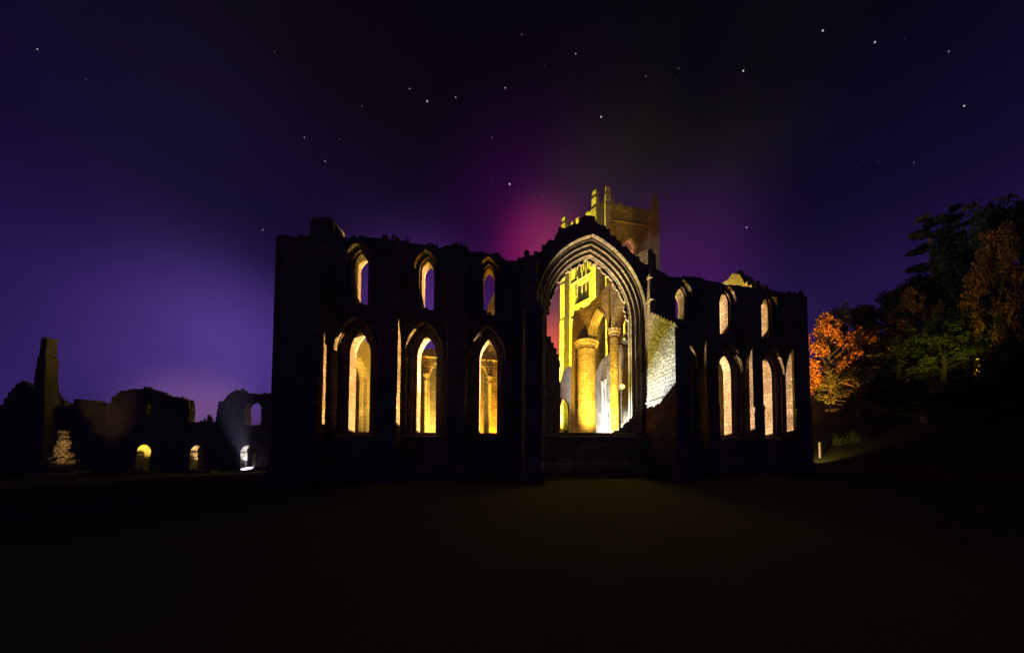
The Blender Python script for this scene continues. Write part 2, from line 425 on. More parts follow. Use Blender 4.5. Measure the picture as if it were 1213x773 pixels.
def arcade(u0, u1, spring, apex, prof, seed):
    w = (u1 - u0)
    a = Arch((u0 + u1) / 2, w, spring - .01, spring, apex, n=14)
    P = a.arc(0); P2 = a.arc(.28)
    bm = bmesh.new()
    prism(bm, [(u, z) for u, z in P2] + list(reversed(prof)), 0.05, 1.25, lambda q, t: FA(q[0], t, q[1]))
    rubble_on(bm, prof, .05, 1.25, FA, 2.5, (.15, .4), seed)
    o = cobj('arch', bm, M_STONE)
    bm = bmesh.new()
    sect = [(0, .28), (0, .16), (.16, .14), (.18, .02), (.4, 0), (.45, -.06), (.85, -.06), (.9, 0), (1.12, .02), (1.14, .14), (1.3, .16), (1.3, .28)]
    rings = []; pts = [a.arc(s) for d, s in sect]
    for i in range(len(P)):
        rings.append([bm.verts.new(FA(pts[j][i][0], sect[j][0], pts[j][i][1])) for j in range(len(sect))])
    for r0, r1 in zip(rings, rings[1:]):
        for j in range(len(sect)):
            k = (j + 1) % len(sect); bm.faces.new((r0[j], r0[k], r1[k], r1[j]))
    bm.faces.new(rings[0]); bm.faces.new(rings[-1][::-1])
    cobj('arch_moulding', bm, M_DRESS, o)
arcade(.58, 3.42, 15.12, 17.7, jag([(0.05, 19.9), (1.2, 19.6), (2.4, 19.2), (3.6, 19.0), (4.2, 19.1)], .3, .15, 23), 31)
arcade(-4.6, -.5, 15.12, 19.2, jag([(-5.0, 20.6), (-3.5, 20.9), (-2, 20.6), (-1, 20.2), (-.05, 19.9)], .3, .15, 27), 33)
bm = bmesh.new(); c = FA(-5.0, .65, 0); lathe(bm, [(.5, -.4), (.5, .9), (.34, 1.1), (.33, 14.3), (.42, 14.4), (.4, 14.5), (.6, 14.9), (.6, 15.12)], (c.x, c.y), 16)
cobj('respond', bm, M_DRESS, None, True)
# broken wall carried on and behind the pier
prof = jag([(4.22, 19.1), (5.2, 19.4), (6.2, 19.6), (6.5, 19.5), (6.85, 18.0), (7.0, 15.5), (7.1, 11), (7.3, 6), (7.5, 2.5)], .35, .18, 29)
bm = slab([(7.6, -.5), (6.05, -.5), (6.0, 15.13), (4.22, 15.13)] + prof, [], .1, 1.2, FA); rubble_on(bm, prof[:-5], .1, 1.2, FA, 2.5, (.15, .4), 34)
cobj('wall', bm, M_RUBBLE)
# north aisle wall with a pointed arch
FQ = lambda u, d, z: Vector((15.8 + d, u, z))
qa = Arch(17.2, 4.6, 1.2, 7.5, 11.6)
prof = jag([(13.8, 14.8), (14.4, 16.2), (15, 16.6), (20, 17.0), (24, 16.6), (28, 15.4), (31, 13)], .5, .25, 37)
bm = slab([(31, -.5), (13.8, -.5)] + prof, [qa.pts(.5)], 0, 1.3, FQ)
qo = cobj('wall', bm, M_STONE)
cobj('arch_surround', surround(qa, [(0, .5), (.2, .5), (.22, .34), (.4, .3), (.42, .16), (.6, .12), (.62, 0), (1.0, 0), (1.3, .5)], FQ), M_DRESS, qo)
for y in (14.1, 20.9, 22.4, 26.5):
    bm = bmesh.new(); lathe(bm, [(.3, 0), (.3, .8), (.17, 1), (.17, 12.6), (.3, 13.0), (.3, 13.2)], (15.7, y), 12); cobj('wall_shaft', bm, M_DRESS, qo, True)
# transept wall remains further west, in front of the tower
FT = lambda u, d, z: Vector((u, 29.0 + d, z))
ta = Arch(10.75, 1.7, .3, 9.2, 11.4)
prof = jag([(9.25, 3), (9.3, 12.6), (9.9, 14.0), (10.5, 16.4), (11.2, 17.0), (12.6, 17.2), (13.4, 18.0), (14.6, 17.6), (15.4, 15.4), (16.4, 13.2), (17, 9)], .4, .3, 41)
bm = slab([(17, -.5), (9.25, -.5)] + prof, [ta.pts(0)], 0, 1.4, FT); rubble_on(bm, prof, 0, 1.4, FT, 2, (.2, .5), 41)
cobj('wall', bm, M_RUBBLE)

# ------------------------------------------------------------------ the bell tower
R_ = Vector((math.cos(PSI), -math.sin(PSI), 0)); F_ = Vector((math.sin(PSI), math.cos(PSI), 0))
def cam(x, z, h=0.0):                      # x metres right of, z metres along the view axis -> world
    return Vector((EYE.x, EYE.y, 0)) + R_ * x + F_ * z + Vector((0, 0, h))
SE, NE, SW = cam(9.5, 58), cam(21.6, 60.4), cam(2.2, 66)
NW = SW + NE - SE
ctr = (SE + NW) / 2
tower = thing('bell_tower', 'tall square stone bell tower with battlements and pinnacles behind the great window', 'tower', ctr)
TH = 53.1
def face_frame(a, b):
    u = (b - a).normalized(); n = Vector((u.y, -u.x, 0))          # n points outward for counter-clockwise corners
    return a - ctr, u, n, (b - a).length
def tface(a, b, wins):
    o0, u, n, Lw = face_frame(a, b)
    F = lambda s, d, z: o0 + u * s - n * d + Vector((0, 0, z))
    bm = slab([(Lw, -.5), (0, -.5), (0, TH), (Lw, TH)], [w.pts(.35) for w in wins(Lw)], 0, 1.5, F)
    wall = obj('wall', bm, M_TOWER, tower)
    for w in wins(Lw):
        obj('window_surround', surround(w, [(0, .35), (.2, .35), (.22, .2), (.5, .15), (.55, 0), (1.1, 0), (1.5, .35)], F), M_DRESS, wall)
        bm = bmesh.new()                                             # mullions and transoms
        n_m = 3 if w.h > 1.2 else 2
        for k in range(1, n_m):
            x = w.c - w.h + 2 * w.h * k / n_m
            prism(bm, [(x - .12, .75), (x + .12, .75), (x + .12, 1.05), (x - .12, 1.05)], w.sill - .02, w.spring + w.r * .62, lambda p, t: F(p[0], p[1], t))
        zm = (w.sill + w.spring) / 2
        prism(bm, [(zm - .12, .78), (zm + .12, .78), (zm + .12, 1.02), (zm - .12, 1.02)], w.c - w.h, w.c + w.h, lambda p, t: F(t, p[1], p[0]))
        obj('mullion', bm, M_DRESS, wall)
    for z in (12, 23.5, 31.6, 40, 50.4):
        bm = bmesh.new(); prism(bm, [(-.0, z), (-.28, z + .1), (-.28, z + .28), (0, z + .5)], .9, Lw - .9, lambda p, t: F(t, p[0], p[1]))
        obj('string_course', bm, M_DRESS, tower)
    # battlemented parapet: merlons with a coping
    bm = bmesh.new(); k = 0; s = .2
    prism(bm, [(-.15, TH + .003), (.55, TH + .003), (.55, TH + 1.0), (-.15, TH + 1.0)], 0.1, Lw - .1, lambda p, t: F(t, p[0], p[1]))
    nm = 5
    for k in range(nm):
        s0 = 1.5 + (Lw - 3.0) * (k + .15) / nm; s1 = 1.5 + (Lw - 3.0) * (k + .75) / nm
        hh = random.uniform(1.2, 2.35)
        prism(bm, [(-.14, TH + .98), (.54, TH + .98), (.54, TH + hh - .25), (.2, TH + hh), (-.14, TH + hh - .2)], s0, s1 - random.uniform(0, .35), lambda p, t: F(t, p[0], p[1]))
    obj('parapet', bm, M_TOWER, tower)
    # an angle buttress near each end of the face, each ending in a pinnacle
    for s in (0.05, Lw - 1.45):
        bm = bmesh.new()
        prism(bm, [(0.05, -.5), (-2.6, -.5), (-2.6, 11.8), (-2.35, 12.6), (-2.35, 23.2), (-2.2, 23.8), (-2.2, 31.4), (-2.05, 32.0), (-2.05, 40), (-1.9, 40.6), (-1.9, 52.2), (-1.75, 52.6), (0.05, 52.7)], s, s + 1.4, lambda p, t: F(t, p[0], p[1]))
        obj('buttress', bm, M_TOWER, tower)
        bm = bmesh.new()
        for (h, z0, z1) in ((.62, 52.5, 54.6), (.5, 54.59, 56.2)):
            prism(bm, [(s + .7 - h, -1.15 - h), (s + .7 + h, -1.15 - h), (s + .7 + h, -1.15 + h), (s + .7 - h, -1.15 + h)], z0, z1, lambda p, t: F(p[0], p[1], t))
        c = F(s + .7, -1.15, 0); lathe(bm, [(.55, 56.2), (.3, 56.9), (.1, 57.5)], (c.x, c.y), 4)
        obj('pinnacle', bm, M_TOWER, tower)
def wS(L): return [Arch(L * .46, 3.6, 35.2, 44.6, 48.6), Arch(L / 2, 2.6, 14.5, 19, 21.5), Arch(L / 2, 2.2, 25.4, 28.4, 30)]
def wE(L): return [Arch(L / 2, 3.0, 42.4, 45.2, 47.2), Arch(L / 2, 2.6, 33.2, 36.4, 38.2), Arch(L / 2, 2.4, 25.2, 28.2, 30), Arch(L / 2, 2.6, 14.5, 19, 21.5)]
tface(SE, NE, wE); tface(SW, SE, wS)
tface(NE, NW, lambda L: [Arch(L / 2, 2.8, 42.4, 45.2, 47.2)]); tface(NW, SW, lambda L: [Arch(L / 2, 2.8, 42.4, 45.2, 47.2)])
# floor inside the belfry and the blind back of the great south recess
bm = bmesh.new()
q = [(p - ctr) * .86 for p in (SE, NE, NW, SW)]
prism(bm, [(p.x, p.y) for p in q], 40.0, 40.4, lambda p, t: Vector((p[0], p[1], t)))
obj('floor', bm, M_TOWER, tower)
o0, u, n, Lw = face_frame(SW, SE)
bm = bmesh.new()
def FSx(s, d, z): return o0 + u * s - n * d + Vector((0, 0, z))
prism(bm, [(Lw * .46 - 2.3, 1.503), (Lw * .46 + 2.3, 1.503), (Lw * .46 + 2.3, 1.9), (Lw * .46 - 2.3, 1.9)], 34.5, 49.5, lambda p, t: FSx(p[0], p[1], t))
obj('recess_back', bm, M_TOWER, tower)

# ------------------------------------------------------------------ cloister ruins to the left
def V(x, z): return cam(x, z)
def ruin(name, label, cat, xc, zc, yaw=0.0):
    return thing(name, label, cat, cam(xc, zc), -PSI + yaw)
cx0, cz0 = -36.0, 28.0
cl = ruin('cloister_range', 'long low ruined cloister wall with lit arched doorways and a rounded overgrown hump', 'ruin', cx0, cz0)
def px(p, z=28.0): return (p - 660) / 332.0 * z - cx0
def pz(y, z=28.0): return (528 - y) / 332.0 * z + 2.4
prof = [(126, 480), (131, 470), (138, 464), (150, 460.5), (165, 460), (178, 462), (190, 467), (198, 470), (205, 473), (212, 471), (221, 475), (222.5, 486), (222, 500),
        (238, 500.5), (254, 500), (256, 488), (257, 476), (263, 474), (267, 468), (274, 463), (284, 462), (290, 466), (302, 466), (322, 467)]
prof = jag([(px(a), pz(b)) for a, b in prof], .3, .09, 43)
FC = lambda u, d, z: Vector((u, d, z))
cw = [Arch(px(171), 1.45, .05, 1.75, 2.55, sk=0), Arch(px(234), 1.35, .05, 1.75, 2.5, sk=0), Arch(px(293.5), 1.3, .05, 1.75, 2.5, sk=0),
      Arch(px(299), 1.65, 4.5, 6.0, 6.8), Arch(px(174), .62, 5.5, 6.6, 6.75)]
bm = slab([(prof[-1][0], -.5), (prof[0][0], -.5)] + prof, [a.pts(0) for a in cw], 0, .5, FC)
rubble_on(bm, prof, 0, .6, FC, 2.2, (.15, .4), 44)
cwo = obj('wall', bm, M_RUBBLE, cl)
rnd = random.Random(4)
for a in cw[:4]:                                        # rough quoins round each opening
    for s in (-1, 1):
        bm = bmesh.new(); z = max(a.sill, .1)
        while z < a.spring:
            h = rnd.uniform(.2, .32); w = rnd.uniform(-.02, .1)
            x0, x1 = sorted((a.c + s * (a.h + .3), a.c + s * (a.h - w)))
            box(bm, (x0, -.04, z), (x1, .54, z + h + .004), jit=.012)
            z += h
        obj('quoins', bm, M_DRESS, cwo)
bm = bmesh.new()
for z0 in (5.75, 6.15): box(bm, (cw[4].c - .31,   .2, z0), (cw[4].c + .31, .3, z0 + .06))
box(bm, (cw[4].c - .05, .19, 5.5), (cw[4].c + .05, .31, 6.7)); obj('mullion', bm, M_DRESS, cwo)
# inner wall of the range, seen through the doorways
q2 = lambda p: px(p, 32.2)
prof2 = jag([(q2(112), 6.2), (q2(130), 7.0), (q2(150), 7.7), (q2(185), 7.7), (q2(196), 6.9), (q2(206), 3.9), (q2(262), 3.2), (q2(280), 4.0), (q2(322), 3.9)], .4, .15, 47)
bm = slab([(prof2[-1][0], -.5), (prof2[0][0], -.5)] + prof2, [], 4.2, 5.0, FC)
obj('wall', bm, M_RUBBLE, cl)
bm = bmesh.new()
tube(bm, [Vector((px(166), 2.2, 0)), Vector((px(166.5), 2.2, 1.6)), Vector((px(169), 2.2, 2.4)), Vector((px(174), 2.2, 2.9))], [.3, .26, .22, .2], 10)
obj('broken_vault_rib', bm, M_DRESS, cl)

cs = ruin('chimney_ruin', 'tall tapering ruined chimney stack rising from a low mound of masonry at far left', 'ruin', -55.5, 31)
bm = bmesh.new()
def stub(bm, secs, seed):
    rnd = random.Random(seed); prev = None
    for x, y, hx, hy, z in secs:
        ring = [bm.verts.new((x + sx * hx + rnd.uniform(-.05, .05), y + sy * hy + rnd.uniform(-.05, .05), z + rnd.uniform(-.04, .04))) for sx, sy in ((-1, -1), (0, -1.08), (1, -1), (1.08, 0), (1, 1), (0, 1.08), (-1, 1), (-1.08, 0))]
        if prev:
            for i in range(8): bm.faces.new((prev[i], prev[(i + 1) % 8], ring[(i + 1) % 8], ring[i]))
        prev = ring
    bm.faces.new(prev)
bx = (51.5 - 660) / 332 * 31 + 55.5
secs = [(bx, 0, .78, .5, -.5), (bx, 0, .74, .48, 6.5), (bx, 0, .66, .46, 8.5), (bx - .05, 0, .58, .44, 10), (bx + .02, 0, .5, .42, 11.6), (bx + .05, 0, .49, .4, 12.2), (bx + .02, 0, .36, .34, 12.3), (bx + .06, 0, .33, .32, 14.2), (bx + .08, 0, .35, .33, 14.4)]
stub(bm, secs, 3); obj('stack', bm, M_RUBBLE, cs)
bm = bmesh.new()
prof = jag([((-12 - 660) / 332 * 31 + 55.5, 6.2), ((2 - 660) / 332 * 31 + 55.5, 8.4), ((10 - 660) / 332 * 31 + 55.5, 9.3), ((20 - 660) / 332 * 31 + 55.5, 9.55), ((30 - 660) / 332 * 31 + 55.5, 9.0), ((38 - 660) / 332 * 31 + 55.5, 8.0), ((66 - 660) / 332 * 31 + 55.5, 6.4)], .35, .12, 51)
bm = slab([(prof[-1][0], -.5), (prof[0][0], -.5)] + prof, [], .2, 1.8, FC); rubble_on(bm, prof, .2, 1.8, FC, 2, (.2, .5), 52)
obj('wall', bm, M_RUBBLE, cs)
lw = ruin('ruined_wall', 'plain dark ruined wall with a stepped top between the chimney stack and the humped range', 'ruin', -51, 28.3)
prof = jag([((65 - 660) / 332 * 28.3 + 51, 6.5), ((84 - 660) / 332 * 28.3 + 51, 6.3), ((85 - 660) / 332 * 28.3 + 51, 7.15), ((104 - 660) / 332 * 28.3 + 51, 7.0), ((120 - 660) / 332 * 28.3 + 51, 6.6), ((125.5 - 660) / 332 * 28.3 + 51, 6.5)], .3, .1, 53)
bm = slab([(prof[-1][0], -.5), (prof[0][0], -.5)] + prof, [], 0, 1.0, FC); obj('wall', bm, M_RUBBLE, lw)

# floodlit stump of masonry on its slab
sx_, sz_ = (75 - 660) / 332 * 24, 24
st = ruin('masonry_stump', 'craggy broken stump of masonry floodlit yellow on a round slab on the dark lawn', 'ruin', sx_, sz_)
st.scale = (.8, .8, 1)
rnd = random.Random(8); bm = bmesh.new()
def rock(bm, c, r, seed, sub=2, sq=(1, 1, 1)):
    rr = random.Random(seed)
    t = bmesh.new(); bmesh.ops.create_icosphere(t, subdivisions=sub, radius=1)
    off = Vector((rr.uniform(0, 50),) * 3)
    from mathutils import noise
    for v in t.verts:
        k = 1 + .38 * noise.noise(v.co * 1.6 + off) + .16 * noise.noise(v.co * 5 + off)
        v.co = Vector((v.co.x * sq[0], v.co.y * sq[1], v.co.z * sq[2])) * (k * r) + Vector(c)
    me = bpy.data.meshes.new('tmp'); t.to_mesh(me); t.free(); bm.from_mesh(me); bpy.data.meshes.remove(me)
for i, (x, y, z, r, q) in enumerate(((0.0, 0, .55, .95, (1.2, 1, .8)), (.75, .1, .6, .62, (1, 1, 1.2)), (-.6, 0, .5, .5, (1.1, 1, .9)), (.0, 0, 1.4, .62, (1, .9, 1.1)), (-.15, 0, 2.15, .5, (1, .9, 1)), (.05, 0, 2.7, .42, (.95, .9, 1)), (.0, 0, 3.25, .36, (.9, .9, 1)), (-.02, 0, 3.62, .3, (1.15, 1, .6)), (.55, -.4, 1.0, .38, (1, 1, 1)), (-.35, -.4, 1.2, .3, (1, 1, 1)))):
    rock(bm, (x, y, z), r, i, 3, q)
obj('core', bm, M_RUBBLE, st)
bm = bmesh.new(); lathe(bm, [(1.75, -.1), (1.8, .12), (1.7, .2)], (0, 0), 22); obj('base_slab', bm, M_DRESS, st)

# pale low slab lying on the grass in front of the doorways
sl = ruin('stone_slab', 'low pale stone slab lying on the grass in front of the middle doorway', 'slab', (245 - 660) / 332 * 25.0, 25.0)
bm = bmesh.new()
for i in range(5): box(bm, (-.8 + i * .32, -.25, -.05), (-.8 + i * .32 + .3, .25, .2 + rnd.uniform(-.04, .06)), jit=.04)
obj('kerb_stones', bm, M_DRESS, sl)

# ------------------------------------------------------------------ ground
from mathutils import noise
def ground_h(X, Y):
    d = max(0.0, min(1.0, (-4.0 - Y) / 18.0)); h = .62 * d * d * (3 - 2 * d)
    t = X - 43.5 + 1.5 * noise.noise(Vector((X * .05, Y * .05, 0)))
    if t > 0: h += .42 * t * t / (t + 3.0)
    h = min(h, 46)
    far = max(0, math.hypot(X, Y) - 130); h *= max(.25, 1 - far / 500)
    return h + .05 * noise.noise(Vector((X * .3, Y * .3, 2)))
def axis(lo, hi, flo, fhi, fine, coarse):
    v = []; x = lo
    while x < hi:
        v.append(x); x += fine if flo <= x < fhi else coarse
    v.append(hi); return v
xs = axis(-600, 600, -60, 110, 1.25, 30); ys = axis(-400, 700, -40, 70, 1.25, 30)
vv = [(x, y, ground_h(x, y)) for y in ys for x in xs]; nx = len(xs)
ff = [(j * nx + i, j * nx + i + 1, (j + 1) * nx + i + 1, (j + 1) * nx + i) for j in range(len(ys) - 1) for i in range(nx - 1)]
m, nt, b = nodes_of('mown_grass'); N = nt.nodes.new; L = nt.links.new
tc = N('ShaderNodeTexCoord')
n1 = N('ShaderNodeTexNoise'); n1.inputs['Scale'].default_value = .35; n1.inputs['Detail'].default_value = 9; n1.inputs['Roughness'].default_value = .7; L(tc.outputs['Object'], n1.inputs['Vector'])
n2 = N('ShaderNodeTexNoise'); n2.inputs['Scale'].default_value = 26; n2.inputs['Detail'].default_value = 10; n2.inputs['Roughness'].default_value = .75; L(tc.outputs['Object'], n2.inputs['Vector'])
mx = N('ShaderNodeMixRGB'); mx.inputs[1].default_value = (.055, .065, .018, 1); mx.inputs[2].default_value = (.13, .13, .045, 1); L(n1.outputs[0], mx.inputs[0])
mx2 = N('ShaderNodeMixRGB'); mx2.blend_type = 'MULTIPLY'; mx2.inputs[0].default_value = .7; L(mx.outputs[0], mx2.inputs[1]); L(n2.outputs[0], mx2.inputs[2])
L(mx2.outputs[0], b.inputs['Base Color']); b.inputs['Roughness'].default_value = .95; b.inputs['Specular IOR Level'].default_value = .1
bp = N('ShaderNodeBump'); bp.inputs['Strength'].default_value = .8; bp.inputs['Distance'].default_value = .03; L(n2.outputs[0], bp.inputs['Height']); L(bp.outputs[0], b.inputs['Normal'])
g = raw('ground', vv, ff, m); g['kind'] = 'structure'
for p in g.data.polygons: p.use_smooth = True

# ------------------------------------------------------------------ trees
def crown_mesh(name, clumps, per, leafsz, mat, seed, flat=1.0):
    rnd = random.Random(seed); V_, F2 = [], []
    for (c, r) in clumps:
        for _ in range(int(per * r * r)):
            d = Vector((rnd.gauss(0, 1), rnd.gauss(0, 1), rnd.gauss(0, 1) * flat))
            d = d.normalized() * r * (rnd.random() ** .45); d.z *= flat
            p = Vector(c) + d; s = leafsz * rnd.uniform(.4, 1.7)
            a = Vector((rnd.gauss(0, 1), rnd.gauss(0, 1), rnd.gauss(0, 1))).normalized(); b_ = a.orthogonal().normalized()
            b_ = (Matrix.Rotation(rnd.uniform(0, 6.28), 3, a) @ b_)
            k = len(V_)
            V_ += [p - a * s, p + b_ * s * .55, p + a * s, p - b_ * s * .55]; F2.append((k, k + 1, k + 2, k + 3))
    me = bpy.data.meshes.new(name); me.from_pydata([tuple(v) for v in V_], [], F2); me.update(); me.materials.append(mat)
    return me
def tree_proto(seed, leafmat, h=1.0, n=26):
    """a broadleaf of unit-ish size: 10 m tall, crown 7 m wide; returns (trunk mesh, crown mesh)"""
    rnd = random.Random(seed); bm = bmesh.new(); clumps = []
    tube(bm, [Vector((0, 0, -.6)), Vector((.05, .05, 1)), Vector((.15, -.1, 3)), Vector((0, .1, 5.5)), Vector((.1, 0, 8.2))], [.36, .27, .22, .15, .05], 9)
    for k in range(n):
        z0 = 1.8 + 5.6 * (k / n); a = k * 2.4 + rnd.uniform(-.4, .4)
        prog = (z0 - 1.8) / 5.6; reach = (3.3 * math.sin(PI * (.22 + .72 * prog))) * rnd.uniform(.7, 1.12)
        p0 = Vector((.1, 0, z0)); d = Vector((math.cos(a), math.sin(a), 0))
        p1 = p0 + d * reach * .5 + Vector((0, 0, .5 + .5 * prog)); p2 = p0 + d * reach + Vector((0, 0, .9 + 1.2 * prog + rnd.uniform(-.4, .4)))
        tube(bm, [p0, p1, p2], [.1, .06, .02], 6)
        clumps.append((p2, rnd.uniform(.55, .95)))
        for _ in range(2):
            q = p1.lerp(p2, rnd.random()) + Vector((rnd.gauss(0, .5), rnd.gauss(0, .5), rnd.gauss(0.1, .4))); clumps.append((q, rnd.uniform(.35, .7)))
    clumps.append((Vector((.1, 0, 8.8)), .8)); clumps.append((Vector((.3, .2, 9.3)), .5))
    me = bpy.data.meshes.new('trunk'); bmesh.ops.recalc_face_normals(bm, faces=bm.faces); bm.to_mesh(me); bm.free(); me.materials.append(M_BARK)
    return me, crown_mesh('crown', clumps, 190, .13, leafmat, seed + 1)
def pine_proto(seed):
    rnd = random.Random(seed); bm = bmesh.new(); clumps = []
    tube(bm, [Vector((0, 0, -.8)), Vector((.05, 0, 3)), Vector((-.1, .05, 6)), Vector((.1, 0, 10))], [.3, .24, .19, .06], 9)
    for k in range(30):
        z0 = 2.6 + 7.1 * k / 30; a = k * 2.4; prog = (z0 - 2.6) / 7.1
        reach = (3.9 * (1 - prog) ** .8 + .5) * rnd.uniform(.55, 1.1); d = Vector((math.cos(a), math.sin(a), 0))
        p0 = Vector((0, 0, z0)); p2 = p0 + d * reach + Vector((0, 0, -.15 + .3 * prog))
        tube(bm, [p0, p0.lerp(p2, .5) + Vector((0, 0, .15)), p2], [.07, .045, .015], 5)
        for t in (.5, .75, 1.0): clumps.append((p0.lerp(p2, t) + Vector((rnd.gauss(0, .1), rnd.gauss(0, .1), .08)), rnd.uniform(.35, .6) * (.8 + .4 * t)))
    me = bpy.data.meshes.new('trunk'); bmesh.ops.recalc_face_normals(bm, faces=bm.faces); bm.to_mesh(me); bm.free(); me.materials.append(M_PINEBARK)
    return me, crown_mesh('crown', clumps, 330, .12, M_NEEDLE, seed + 1, .32)
PROTO = {'autumn': tree_proto(1, M_LEAF_O), 'green': tree_proto(2, M_LEAF_G), 'dark': tree_proto(3, M_LEAF_D), 'dark2': tree_proto(4, M_LEAF_D), 'pine': pine_proto(5)}
def tree(name, label, kind, x, z, hgt, wid, rz=0.0, group='trees on the hillside'):
    p = cam(x, z); gz = ground_h(p.x, p.y)
    t = thing(name, label, 'tree', (p.x, p.y, gz), rz, group)
    sx, sz2 = wid / 7.0, (hgt - gz) / 10.0
    for nm, me in zip(('trunk', 'crown'), PROTO[kind]):
        o = bpy.data.objects.new(nm, me); COL.objects.link(o); o.parent = t; o.scale = (sx, sx, sz2)
    return t
def tpx(name, label, kind, pxc, ytop, z, wpx, rz=0.0, group='trees on the hillside'):
    return tree(name, label, kind, (pxc - 660) / 332 * z, z, (528 - ytop) / 332 * z + 2.4, wpx / 332 * z, rz, group)
TREES = [
 ('broadleaf_tree', 'bright orange floodlit autumn tree beside the right end of the church', 'autumn', 985, 372, 62, 58),
 ('broadleaf_tree', 'dark round-topped tree behind the bright orange tree', 'dark', 998, 357, 78, 46),
 ('broadleaf_tree', 'small amber lit bushy tree just right of the bright orange tree', 'autumn', 1030, 388, 60, 46),
 ('broadleaf_tree', 'dark broad tree on the skyline left of the pine', 'dark2', 1056, 341, 70, 62),
 ('broadleaf_tree', 'dim green floodlit tree standing in the middle of the dark slope', 'green', 1122, 364, 50, 66),
 ('pine_tree', 'tall pine with flat layered branches on the hill skyline', 'pine', 1112, 244, 58, 76),
 ('pine_tree', 'bare-stemmed second pine close behind the layered pine', 'pine', 1138, 236, 62, 60),
 ('broadleaf_tree', 'largest black tree topping the skyline at the upper right', 'dark', 1178, 230, 52, 92),
 ('broadleaf_tree', 'orange topped floodlit tree high on the slope at the right edge', 'autumn', 1194, 266, 44, 52),
 ('broadleaf_tree', 'very dark tree at the right edge behind the orange topped tree', 'dark2', 1222, 228, 56, 80),
 ('broadleaf_tree', 'faint dark tree low at the right edge below the orange topped tree', 'dark', 1200, 405, 40, 70),
 ('broadleaf_tree', 'dark tree with a few pink lit leaves between the pine and the green tree', 'autumn', 1088, 340, 56, 46),
 ('broadleaf_tree', 'black tree in shade directly below the small amber tree', 'dark2', 1020, 425, 52, 74),
 ('broadleaf_tree', 'black tree in shade left of the dim green tree', 'dark', 1068, 395, 54, 70),
 ('broadleaf_tree', 'black tree in shade right of the dim green tree', 'dark2', 1160, 345, 48, 74),
 ('broadleaf_tree', 'black tree low on the slope right of the marker post shrub', 'dark2', 1045, 468, 49, 80),
 ('broadleaf_tree', 'black tree low on the slope beneath the pale lit shrub', 'dark', 1098, 474, 41, 84),
 ('broadleaf_tree', 'black tree low on the slope under the right half of the green tree', 'dark2', 1150, 462, 41, 90),
 ('broadleaf_tree', 'black tree lowest at the right edge of the slope', 'dark', 1212, 450, 38, 100),
 ('broadleaf_tree', 'dark skyline tree just left of the second pine', 'dark', 1090, 318, 68, 60),
 ('broadleaf_tree', 'dark skyline tree close above the small amber tree', 'dark2', 1028, 356, 74, 58),
 ('broadleaf_tree', 'dark skyline tree between the pine and the largest black tree', 'dark2', 1150, 268, 60, 66),
 ('broadleaf_tree', 'black tree filling the slope below the second pine', 'dark', 1132, 318, 58, 80),
 ('broadleaf_tree', 'small dark tree glimpsed above the low gap in the cloister wall', 'dark2', 246, 489, 48, 14),
]
for i, a in enumerate(TREES):
    tpx(*a, rz=i * 1.7, group='trees on the hillside' if a[3] > 600 else None)
# low lit shrub and pale marker post at the foot of the slope
def shrub(label, pxc, z, w, h, mat, seed, group=None):
    p = cam((pxc - 660) / 332 * z, z); gz = ground_h(p.x, p.y)
    t = thing('shrub', label, 'shrub', (p.x, p.y, gz), 0, group)
    rnd = random.Random(seed)
    cl_ = [((rnd.uniform(-w, w) * .5, rnd.uniform(-w, w) * .4, rnd.uniform(.1, .75) * h), rnd.uniform(.25, .45) * h) for _ in range(14)]
    o = bpy.data.objects.new('foliage', crown_mesh('foliage', cl_, 260 / h, .1, mat, seed)); COL.objects.link(o); o.parent = t
    bm = bmesh.new()
    for k in range(6): tube(bm, [Vector((0, 0, -.2)), Vector((math.cos(k) * .2, math.sin(k) * .2, h * .4)), Vector((math.cos(k) * w * .4, math.sin(k) * w * .3, h * .8))], [.05, .035, .01], 5)
    obj('stem', bm, M_BARK, t)
shrub('dim green shrub standing on the lit grass right of the marker post', 1010, 43, 3.6, 1.7, M_LEAF_G, 5)
shrub('small upright shrub close beside the marker post', 995, 43.5, .8, 1.5, M_LEAF_G, 6)
shrub('pale lit shrub in the dark slope below the dim green tree', 1081, 44, 1.6, 1.3, M_LEAF_G, 7)
for (X_, y_, z_, w_, h_, lab) in ((-7.9, .8, 17.7, 1.3, .7, 'leafy tuft on the wall top between the first and second upper lancets from left'), (-3.6, .8, 17.75, 1.2, .8, 'leafy tuft on the wall top between the second and third upper lancets from left'),
        (1.9, .8, 17.5, 1.2, .5, 'dark leafy tuft on the wall top at the left foot of the great gable'), (16.2, .8, 17.3, 1.6, .6, 'dark leafy tuft on the wall top right of the great buttress'), (27.4, .8, 17.0, 1.6, .5, 'dark leafy tuft on the wall top at the right end of the front')):
    t = thing('wall_plant', lab, 'plant', (X_, y_, z_), 0, 'plants growing on the wall tops')
    rnd = random.Random(int(X_ * 10)); cl_ = [((rnd.uniform(-w_, w_) * .5, rnd.uniform(-.4, .4), rnd.uniform(-.1, .7) * h_), rnd.uniform(.22, .42)) for _ in range(9)]
    o = bpy.data.objects.new('foliage', crown_mesh('foliage', cl_, 420, .07, M_LEAF_D, 5)); COL.objects.link(o); o.parent = t
pp = cam((971 - 660) / 332 * 42, 42); pgz = ground_h(pp.x, pp.y)
po = thing('marker_post', 'pale lit wooden post standing in the grass at the foot of the wooded slope', 'post', (pp.x, pp.y, pgz), .3)
bm = bmesh.new(); box(bm, (-.17, -.1, -.3), (.17, .1, 2.2)); bmesh.ops.bevel(bm, geom=bm.edges, offset=.02, segments=1, affect='EDGES'); obj('shaft', bm, M_WOOD, po)
